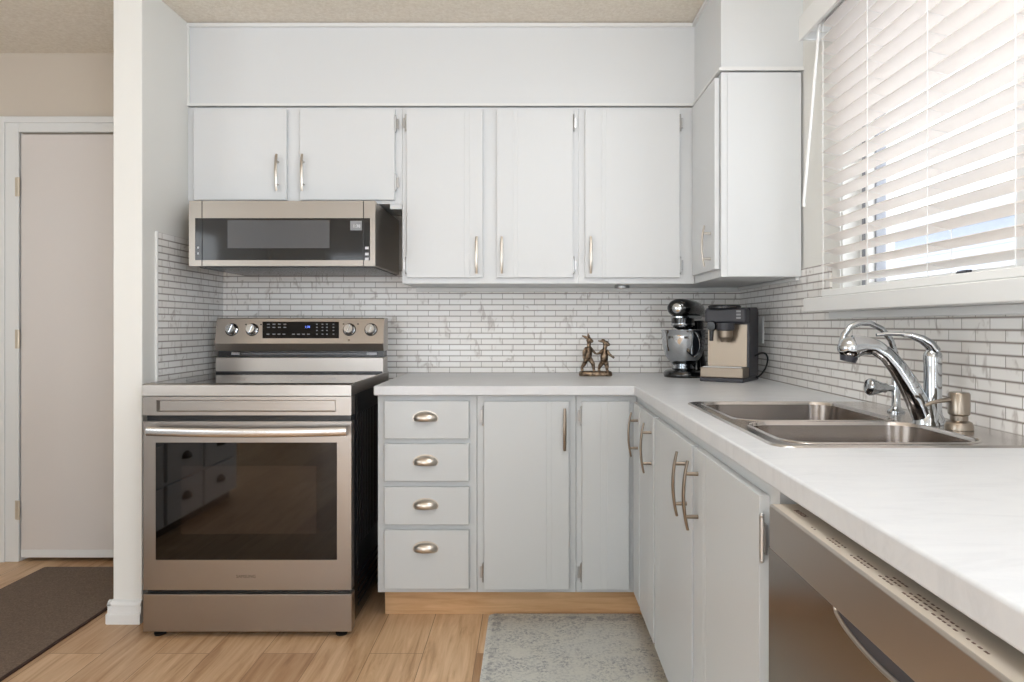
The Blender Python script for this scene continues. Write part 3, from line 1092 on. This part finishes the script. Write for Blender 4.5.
dsp = build('display', panel_box(262.5, 339, 338.3, 321.7, -.001, .0018), M['display_glass'], bgo)
build('clock', text_mb('1:38', .0135, onpanel(307.5, 327, .001), (1, 0, 0), slope), M['digits'], dsp, smooth=0, label='glowing blue clock digits')
for row, y in enumerate((324.3, 327.4, 330.5, 334.2)):
    for x in ((268.5, 274, 279.5, 285) if row < 2 else (268, 274, 279, 284, 293.5, 298.5, 303.5, 308.5) if row == 3 else ()):
        build('touch_key', panel_box(x - 1.4, x + 1.4, y + .45, y - .45, .0008, .0004), M['sticker'], dsp)
    for x in (317, 322.5, 327, 333.5):
        build('touch_key', panel_box(x - .8, x + .8, y + .5, y - .5, .0008, .0004), M['sticker'], dsp)
for px in (232, 252.3, 349.5, 371):
    c0 = onpanel(px, 329.7)
    kb = build('knob', MB().lathe([(.025, 0), (.025, .004), (.0215, .006), (.0205, .024), (.019, .027), (.001, .0275)], c0, nout, 24), M['chrome'], bgo)
    gr_ = MB()
    dirx = (Vector((1, 0, 0)) * .35 + slope).normalized()
    sx_ = dirx.cross(nout)
    q0 = c0 + nout * .024
    pts = [q0 + dirx * a + sx_ * b for a, b in ((-.0195, -.0042), (.0195, -.0042), (.0195, .0042), (-.0195, .0042))]
    gr_.loft([pts, [p + nout * .007 for p in pts]])
    build('grip', gr_, M['chrome'], kb, bev=0.001)
    build('skirt', MB().lathe([(.029, .0), (.029, .0025)], c0, nout, 24), M['black'], kb)
for px, py in ((246, 324.5), (261, 324.5), (343.5, 324), (358, 324), (349, 340)):
    a = panel_box(px - .7, px + .7, py + .7, py - .7, .0, .0004)
    build('dial_mark', a, M['black'], bgo)

# ------------------------------------------------------------------ microwave
MY = 2.855
MX0, MX1 = P(188.9, MY), P(375.2, MY)
MZ0, MZ1 = Zp(266, MY), 1.640
mw = thing('microwave', 'stainless over-the-range microwave with dark glass front under the short cabinet', 'microwave', ((MX0 + MX1) / 2, 3.1, MZ0))
build('body', MB().prism([(MY + .03, MZ0 + .004), (MY + .03, MZ1), (YB - .009, MZ1), (YB - .009, MZ0 + .003), (MY + .10, MZ0 + .003)], 'x', MX0 + .003, MX1 - .003), M['steel_mw'], mw, bev=0.002)
build('underside', MB().prism([(MY + .05, MZ0 + .0025), (YB - .012, MZ0 + .0025), (YB - .012, MZ0 - .003), (MY + .07, MZ0 - .003)], 'x', MX0 + .015, MX1 - .015), M['black'], mw)
gx0, gx1, gz0, gz1 = P(195.1, MY), P(370.1, MY), Zp(260.2, MY), Zp(218.1, MY)
fm = MB()
for a in ((MX0, gx0, MZ0, MZ1), (gx1, MX1, MZ0, MZ1), (gx0, gx1, MZ0, gz0), (gx0, gx1, gz1, MZ1)):
    fm.box(a[0], a[1], MY, MY + .03, a[2], a[3])
md = build('door', fm, M['steel_mw'], mw)
gp_ = build('glass', MB().box(gx0, gx1, MY + .001, MY + .02, gz0, gz1), M['mw_glass'], md, label='dark glass front panel')
build('viewing_window', MB().box(P(227.5, MY), P(329.5, MY), MY + .0004, MY + .001, Zp(248.2, MY), Zp(220.2, MY)), M['mw_window'], gp_, label='greyer viewing window')
for a, b in ((201.6, 202.4), (363.1, 363.9)):
    build('seam', MB().box(P(a, MY), P(b, MY), MY - .0006, MY + .002, MZ0, MZ1), M['black'], md)
build('grille', MB().box(MX0 + .05, MX1 - .30, MY + .032, MY + .045, MZ0 - .004, MZ0 + .0035).box(MX1 - .28, MX1 - .05, MY + .032, MY + .045, MZ0 - .004, MZ0 + .0035), M['black'], mw)
st = build('clock_display', MB().box(P(350.2, MY), P(361.8, MY), MY + .0004, MY + .001, Zp(230.4, MY), Zp(220.8, MY)), M['sticker'], gp_, label='small grey display with white digits')
build('clock_digits', text_mb('1:38', .018, (P(356.6, MY), MY + .0003, Zp(226.2, MY)), (1, 0, 0), (0, 0, 1), .0004), M['mw_digits'], st, smooth=0)
for py in (248, 254, 259):
    build('button', MB().box(P(365.0, MY), P(368.6, MY), MY + .0002, MY + .001, Zp(py + 1.3, MY), Zp(py - 1.3, MY)), M['white_print'], gp_)
for py in (247.6, 253.4):
    build('button', MB().box(P(197.3, MY), P(198.9, MY), MY + .0002, MY + .001, Zp(py + .9, MY), Zp(py - .9, MY)), M['white_print'], gp_)

# ------------------------------------------------------------------ dishwasher
DY0, DY1 = .530, 1.113
DXF = .378
dw = thing('dishwasher', 'stainless dishwasher with top controls under the worktop nearest the camera', 'dishwasher', (.7, .85, 0))
build('tub', MB().box(XF + .04, XR - .02, DY0 + .01, DY1 - .005, .03, .862), M['black'], dw)
ztp = .8534
pr = [(XF + .055, ztp), (DXF + .003, ztp), (DXF, ztp - .003), (DXF, .785), (DXF + .006, .781), (XF + .040, .781), (XF + .040, ztp - .02), (XF + .055, ztp - .02)]
build('control_strip', MB().prism(pr, 'y', DY0, DY1), M['steel_y'], dw, bev=0.001)
build('door', MB().box(DXF + .008, XF + .040, DY0 + .002, 1.142, .12, .779), M['steel_door'], dw, bev=0.002)
# pocket handle below the strip; a flat dark sheet paints the pocket's shade
pc, pw, pd = .770, .118, .022
arc = [(pc + pw * math.cos(PI + PI * i / 24), .7815 + pd * math.sin(PI + PI * i / 24)) for i in range(25)]
hn_ = build('handle', MB().tube([(DXF + .007, y, z_) for y, z_ in arc], .0035, 10), M['steel_y'], dw, smooth=60)
build('recess_shade', MB().prism(arc, 'x', DXF + .0070, DXF + .0085), M['dark_grey'], hn_, smooth=0)
build('kick_plate', MB().box(.47, .485, DY0, DY1, .0, .115), M['black'], dw)


def ontop(s_, y, lift=0.0):
    return Vector((DXF + s_, y, ztp + lift))


build('logo', text_mb('BOSCH', .0120, ontop(.027, 1.055, .0001), (0, -1, 0), (1, 0, 0), .0004), M['brown_print'], dw, smooth=0, label='brown maker lettering on the top edge')
build('bright_top_sheet', MB().box(DXF + .004, XF + .05, DY0 + .002, DY1 - .002, ztp - .001, ztp + .00005), M['steel_top'], dw)  # thin sheet added to carry the brightened top colour
for y0_, n_, rows in ((.985, 2, 1), (.935, 5, 2), (.865, 6, 2), (.795, 4, 3), (.745, 6, 3), (.69, 5, 2), (.635, 4, 1)):
    pm = MB()
    for r_ in range(rows):
        for k in range(n_):
            y = y0_ - k * .0085 - r_ * .003 - random.random() * .002
            x_ = .014 + r_ * .0065
            l_ = .0035 + .0025 * random.random()
            pm.box(DXF + x_, DXF + x_ + .0022, y - l_, y, ztp + .0001, ztp + .0004)
    build('control_lettering', pm, M['brown_print'], dw)

# ------------------------------------------------------------------ blind
vb = thing('window_blind', 'white two-inch slatted blind hanging half open over the window', 'blind', (.95, 1.6, 1.227))
BY0, BY1 = .86, 2.268
BX0, BX1 = .937, .985
build('valance', MB().box(.905, .918, .80, 2.376, 2.092, 2.172).box(.918, XR, 2.362, 2.376, 2.092, 2.172), M['white_plastic'], vb, bev=0.003)
build('headrail', MB().box(.935, .99, .84, 2.345, 2.112, 2.155), M['white_plastic'], vb)
sm_ = MB()
tilt = math.radians(13)
cxs = (BX0 + BX1) / 2
z = 1.276
zs = []
while z < 2.10:
    zs.append(z)
    z += .0455
for z in zs:
    rt, rb = [], []
    for i in range(7):
        s = -1 + 2 * i / 6
        dx = s * .0255
        dzv = .0022 * (1 - s * s)
        x = cxs + dx * math.cos(tilt) - dzv * math.sin(tilt) * 0
        zz = z - dx * math.sin(tilt) + dzv
        rt.append((x, zz + .0013))
        rb.append((x, zz - .0013))
    sm_.prism(rt + rb[::-1], 'y', BY0, BY1)
build('slats', sm_, M['blind'], vb, smooth=40)
build('bottom_rail', MB().box(BX0 + .0, BX1 - .0, BY0, BY1, 1.2275, 1.249), M['white_plastic'], vb, bev=0.004)
for y in (2.245, 1.95, 1.655, 1.355, 1.06):
    cm = MB()
    for x in (BX0 - .004, BX1 + .004):
        cm.cyl((x, y, 1.249), (x, y, 2.115), .0013, n=6)
    for z in zs:
        cm.cyl((BX0 - .004, y + .003, z + .0045), (BX1 + .004, y + .003, z - .0085), .0006, n=5)
    build('ladder_cord', cm, M['white_plastic'], vb)
build('tilt_wand', MB().tube([(.912 + .016, 2.265, 2.118), (.930, 2.267, 2.10), (.931, 2.395, 1.57), (.931, 2.40, 1.54)], [.003, .0045, .0055, .0055], 8), M['white_plastic'], vb)

# ------------------------------------------------------------------ outlet on the window wall
ol = thing('wall_outlet', 'white electrical outlet plate on the tile behind the coffee machine', 'outlet', (XR - .008, 3.08, 1.115))
build('plate', MB().box(XR - .016, XR - .0081, 3.045, 3.115, 1.058, 1.172), M['white_plastic'], ol, bev=0.002)
for z in (1.135, 1.092):
    build('socket', MB().box(XR - .0172, XR - .016, 3.066, 3.094, z - .013, z + .013), M['white_plastic'], ol, bev=0.0006)

# ------------------------------------------------------------------ stand mixer (local frame: nose towards -Y)
def local_thing(name, label, cat, loc, rotz):
    o = thing(name, label, cat, loc, rotz)
    ROOT[o.name] = Matrix.Identity(4)
    return o


mxr = local_thing('stand_mixer', 'black stand mixer with a steel bowl in the countertop corner', 'mixer', (.690, 3.145, ZK), -math.radians(28))


def oval(cx, cy, rx, ry, z, n=28, p=2.4):
    pts = []
    for k in range(n):
        a = 2 * PI * k / n
        ca, sa = math.cos(a), math.sin(a)
        pts.append((cx + rx * math.copysign(abs(ca) ** (2 / p), ca), cy + ry * math.copysign(abs(sa) ** (2 / p), sa), z))
    return pts


bs_ = MB().loft([oval(0, .055, .098, .150, 0), oval(0, .055, .100, .152, .008), oval(0, .055, .098, .150, .022), oval(0, .058, .085, .138, .030)])
build('base', bs_, M['black_gloss'], mxr, local=True, smooth=60)
colm = MB().loft([oval(0, .150, .062, .052, .026), oval(0, .148, .052, .045, .07), oval(0, .146, .045, .040, .14), oval(0, .140, .046, .044, .20), oval(0, .125, .050, .060, .25)])
build('column', colm, M['black_gloss'], mxr, local=True, smooth=60)
rings = []
for y, rx, rz, zc in ((-.122, .010, .010, .303), (-.119, .030, .026, .303), (-.110, .044, .035, .303), (-.09, .053, .040, .304), (-.04, .057, .043, .304), (.04, .058, .044, .303), (.11, .056, .043, .300), (.17, .050, .040, .296), (.195, .036, .030, .294), (.205, .012, .012, .293)):
    rings.append([(rx * math.cos(2 * PI * k / 28), y, zc + rz * math.sin(2 * PI * k / 28)) for k in range(28)])
hd = build('motor_head', MB().loft(rings), M['black_gloss'], mxr, local=True, smooth=60)
build('hub_cover', MB().lathe([(.021, 0), (.021, .006), (.018, .008), (.001, .0085)], (0, -.118, .302), (0, -1, 0), 20), M['chrome'], hd, local=True, label='round chrome hub cover on the nose')
build('trim_band', MB().loft([oval(0, .03, .0525, .138, .2585), oval(0, .03, .0545, .141, .261), oval(0, .03, .0545, .141, .268), oval(0, .03, .0525, .138, .271)]), M['chrome'], hd, local=True)
build('planetary', MB().lathe([(.050, .260), (.050, .238), (.044, .234), (.044, .222), (.030, .214), (.012, .205), (.009, .16)], (0, -.03, 0), n=24), M['black_gloss'], hd, local=True)
build('planetary_ring', MB().lathe([(.0505, .228), (.0515, .230), (.0515, .238), (.048, .240)], (0, -.03, 0), n=24), M['chrome'], hd, local=True)
bw = build('bowl', MB().lathe([(.046, .032), (.050, .040), (.040, .050), (.058, .066), (.080, .095), (.091, .135), (.095, .180), (.0955, .204), (.098, .206), (.098, .209), (.0935, .209), (.093, .18), (.089, .137), (.078, .098), (.05, .066), (.001, .060)], (0, -.02, 0), n=40), M['chrome'], mxr, local=True, smooth=60)
a0 = math.radians(-42)
hpth = []
for s in range(11):
    q = s / 10
    rr_ = .092 + .040 * math.sin(PI * q) ** .55
    zz = .200 - .105 * q
    hpth.append((rr_ * math.cos(a0), -.02 + rr_ * math.sin(a0), zz))
build('handle', MB().tube(hpth, .008, 10, side=(0, 1, 0), flat=.5), M['chrome'], bw, local=True, smooth=60)
build('speed_lever', MB().cyl((-.055, .10, .27), (-.072, .10, .27), .005), M['chrome'], hd, local=True)

# ------------------------------------------------------------------ coffee machine (local: front -Y, origin at its base centre)
cmw = thing('tmp', '', '', (0, 0, 0))
bpy.data.objects.remove(cmw)
rotc = -math.radians(33)
flx, fly = .694, 2.885
ux = Vector((math.cos(rotc), math.sin(rotc), 0))
uy = Vector((-math.sin(rotc), math.cos(rotc), 0))
W_, D_ = .178, .225
org = Vector((flx, fly, ZK)) + ux * W_ / 2 + uy * D_ / 2
cf = local_thing('coffee_machine', 'dark grey espresso machine with a stainless front beside the stand mixer', 'coffee machine', org, rotc)
hw, hd2 = W_ / 2, D_ / 2
build('base', MB().box(-hw, hw, -hd2, hd2, 0, .017), M['dark_grey'], cf, bev=0.004, local=True)
build('drip_tray', MB().box(-hw + .001, hw - .001, -hd2 + .001, -hd2 + .085, .017, .058), M['steel_cof'], cf, bev=0.004, local=True)
build('drip_grate', MB().box(-hw + .01, hw - .01, -hd2 + .01, -hd2 + .080, .058, .061), M['hinge'], cf, local=True)
bdm = MB().prism([(-hd2 + .085, .017), (-hd2 + .092, .235), (-hd2 + .095, .300), (hd2 - .015, .305), (hd2, .285), (hd2, .017)], 'x', -hw + .004, hw)
build('housing', bdm, M['dark_grey'], cf, bev=0.006, local=True)
build('front_panel', MB().prism([(-hd2 + .083, .060), (-hd2 + .089, .232), (-hd2 + .093, .232), (-hd2 + .087, .060)], 'x', -hw + .006, hw - .010), M['steel_cof'], cf, local=True)
hdm = MB().box(-hw + .004, hw - .002, -hd2 + .045, -hd2 + .12, .236, .300)
hdo = build('brew_head', hdm, M['dark_grey'], cf, bev=0.012, seg=3, local=True)
build('top_lid', MB().lathe([(.066, 0), (.066, .010), (.060, .014), (.001, .014)], (-.012, -.030, .298), n=28), M['black'], cf, local=True)
pf = MB().lathe([(.036, .238), (.036, .212), (.030, .206), (.001, .206)], (.002, -hd2 + .050, 0), n=24)
build('group_head', pf, M['dark_grey'], hdo, local=True)
build('portafilter', MB().lathe([(.030, .208), (.029, .180), (.020, .170), (.018, .160), (.001, .160)], (.002, -hd2 + .050, 0), n=24), M['steel_cof'], hdo, local=True)
kn = MB().lathe([(.020, 0), (.022, .006), (.018, .022), (.001, .023)], (-.052, -hd2 + .050, .226), (0, -1, 0), 18)
kn.cyl((-.052, -hd2 + .040, .215), (-.052, -hd2 + .036, .165), .010, .008, 12)
build('steam_knob', kn, M['black'], hdo, local=True)
bt = MB()
for z in (.285, .272, .259):
    bt.box(.048, .066, -hd2 + .0435, -hd2 + .0455, z - .004, z + .004)
build('button', bt, M['sticker'], hdo, local=True)

# power cord of the coffee machine
br_ = org + ux * (hw - .002) + uy * (hd2 - .06) + Vector((0, 0, .10))
cpth = []
c0, c1, c2, c3 = br_, br_ + Vector((.07, -.05, .06)), Vector((.990, 2.93, ZK + .02)), br_ + Vector((.01, .015, -.088))
for i in range(25):
    s = i / 24
    cpth.append(c0 * (1 - s) ** 3 + c1 * 3 * s * (1 - s) ** 2 + c2 * 3 * s * s * (1 - s) + c3 * s ** 3)
build('cord', MB().tube([Matrix.LocRotScale(org, Matrix.Rotation(rotc, 3, 'Z'), None).inverted() @ p for p in cpth], .0038, 8), M['rubber'], cf, local=True, smooth=60)

# ------------------------------------------------------------------ figurine: two hares walking hand in hand on a slab
fgx, fgy = P(595.5, 3.20), 3.20
fg = thing('figurine', 'small bronze figurine of two hares holding hands on the countertop', 'figurine', (fgx, fgy, ZK))
K = 3.2 / 705.0


def F(px, py, dy=0.0):
    return Vector(((px - 530) * K, fgy + dy, H - (py - 325.5) * K))


fb = MB().loft([oval(fgx, fgy, .074, .034, ZK, p=3.2), oval(fgx, fgy, .076, .036, ZK + .006, p=3.2), oval(fgx, fgy, .074, .034, ZK + .018, p=3.2), oval(fgx, fgy, .066, .028, ZK + .022, p=3.2)])
build('base', fb, M['bronze'], fg, smooth=60)


def hare(head, neck, belly, hip, arms, legs, ears, facing):
    mb = MB()
    mb.tube([neck + (hip - neck) * q for q in (0, .15, .35, .6, .85, 1.0)], [.008, .0135, .0165, .0185, .0165, .010], 14)
    mb.tube([head, neck + (belly - neck) * .05], [.011, .009], 10)
    mb.ball(head, .0145, .0125, .014, 14, 10)
    mb.ball(head + Vector((facing * .010, -.006, -.004)), .009, .008, .0075, 12, 8)
    for e in ears:
        mb.tube([head + Vector((0, 0, .006)), (head + e) / 2 + Vector((0, 0, .004)), e], [.0045, .0065, .0025], 8)
    for a in arms:
        mb.tube(a, [.0072, .006, .005, .0055][:len(a)], 8)
    for l_ in legs:
        mb.tube(l_, [.012, .0095, .0062, .0072, .005][:len(l_)], 8)
    return mb


h1 = hare(F(589.3, 340.3), F(588.8, 346), F(588, 352), F(587.8, 360),
          [[F(590, 347.5), F(593.5, 351.5), F(596, 354)], [F(586.5, 347.5), F(583.5, 352), F(583.5, 357), F(585, 361)]],
          [[F(586.5, 359), F(584, 364.5, .004), F(581.8, 367.5, .006), F(582.5, 371.5, .006)], [F(590, 359), F(593, 364, -.004), F(593.6, 369, -.004), F(594, 371.5, -.006), F(596, 372, -.008)]],
          [F(581.8, 335.6, .004), F(587.8, 333.4, -.002)], 1)
h2 = hare(F(606.0, 343.6), F(604.5, 349), F(604.5, 356), F(604.0, 363),
          [[F(603, 350), F(599, 353.5), F(596, 354)], [F(606.5, 350), F(609.5, 354.5, -.006), F(614, 358, -.010)]],
          [[F(602.5, 362), F(600, 366, .004), F(599, 369, .006), F(599.5, 372, .004)], [F(605.5, 362), F(607, 367, -.004), F(606.8, 370, -.006), F(609, 372.5, -.010)]],
          [F(598.0, 340.8, .004), F(601.5, 339.0, -.002)], 1)
for hh in (h1, h2):
    o = build('hare', hh, M['bronze'], fg, smooth=0)
    rm = o.modifiers.new('Remesh', 'REMESH')
    rm.mode = 'VOXEL'
    rm.voxel_size = .0014
    rm.use_smooth_shade = True
    sm = o.modifiers.new('Smooth', 'SMOOTH')
    sm.iterations = 3

# ------------------------------------------------------------------ mats on the floor
rug = MB().loft([rrect(-.158, .44, 1.35, 2.755, .02, .0002), rrect(-.160, .442, 1.348, 2.757, .02, .006), rrect(-.152, .434, 1.356, 2.749, .02, .012)])
tag(build('kitchen_mat', rug, M['mat_rug'], smooth=50), 'pale faded patterned kitchen mat on the floor by the cabinets', 'mat')
em = thing('door_mat', 'dark brown carpet mat on the floor by the hall door', 'mat', (-1.98, 2.7, 0))
build('edging', MB().loft([rrect(-2.272, -1.686, 2.0, 3.30, .01, .0002), rrect(-2.272, -1.686, 2.0, 3.30, .01, .005), rrect(-2.268, -1.690, 2.004, 3.296, .01, .007)]), M['mat_edge'], em)
build('pile', MB().loft([rrect(-2.262, -1.696, 2.01, 3.290, .008, .006), rrect(-2.262, -1.696, 2.01, 3.290, .008, .0085), rrect(-2.258, -1.700, 2.014, 3.286, .008, .010)]), M['door_mat'], em)

# ------------------------------------------------------------------ drawer unit behind the camera, seen mirrored in the oven glass
du = thing('drawer_chest', 'white chest of drawers with dark cup pulls mirrored in the oven window', 'chest of drawers', (-2.2, 1.1, 0))
build('carcase', MB().box(-2.45, -1.95, .44, 1.80, .06, .92), M['paint'], du)
build('top', MB().box(-2.47, -1.92, .42, 1.82, .92, .955), M['counter'], du, bev=0.004)
build('plinth', MB().box(-2.43, -1.99, .46, 1.78, .0, .06), M['black'], du)
for y0_, y1_ in ((.52, .94), (.96, 1.37), (1.41, 1.78)):
    for z0_, z1_ in ((.07, .28), (.295, .505), (.52, .73), (.745, .905)):
        d = build('drawer', MB().box(-1.95, -1.93, y0_, y1_, z0_, z1_), M['paint'], du, bev=0.003)
        q = cup_pull(0, 0, 0)
        q.xform(Matrix.Translation((-1.93, (y0_ + y1_) / 2, (z0_ + z1_) / 2 + .01)) @ Matrix.Rotation(PI / 2, 4, 'Z'))
        h = build('pull', q, M['black'], d, smooth=60)
        h.modifiers.new('Solidify', 'SOLIDIFY').thickness = .0015
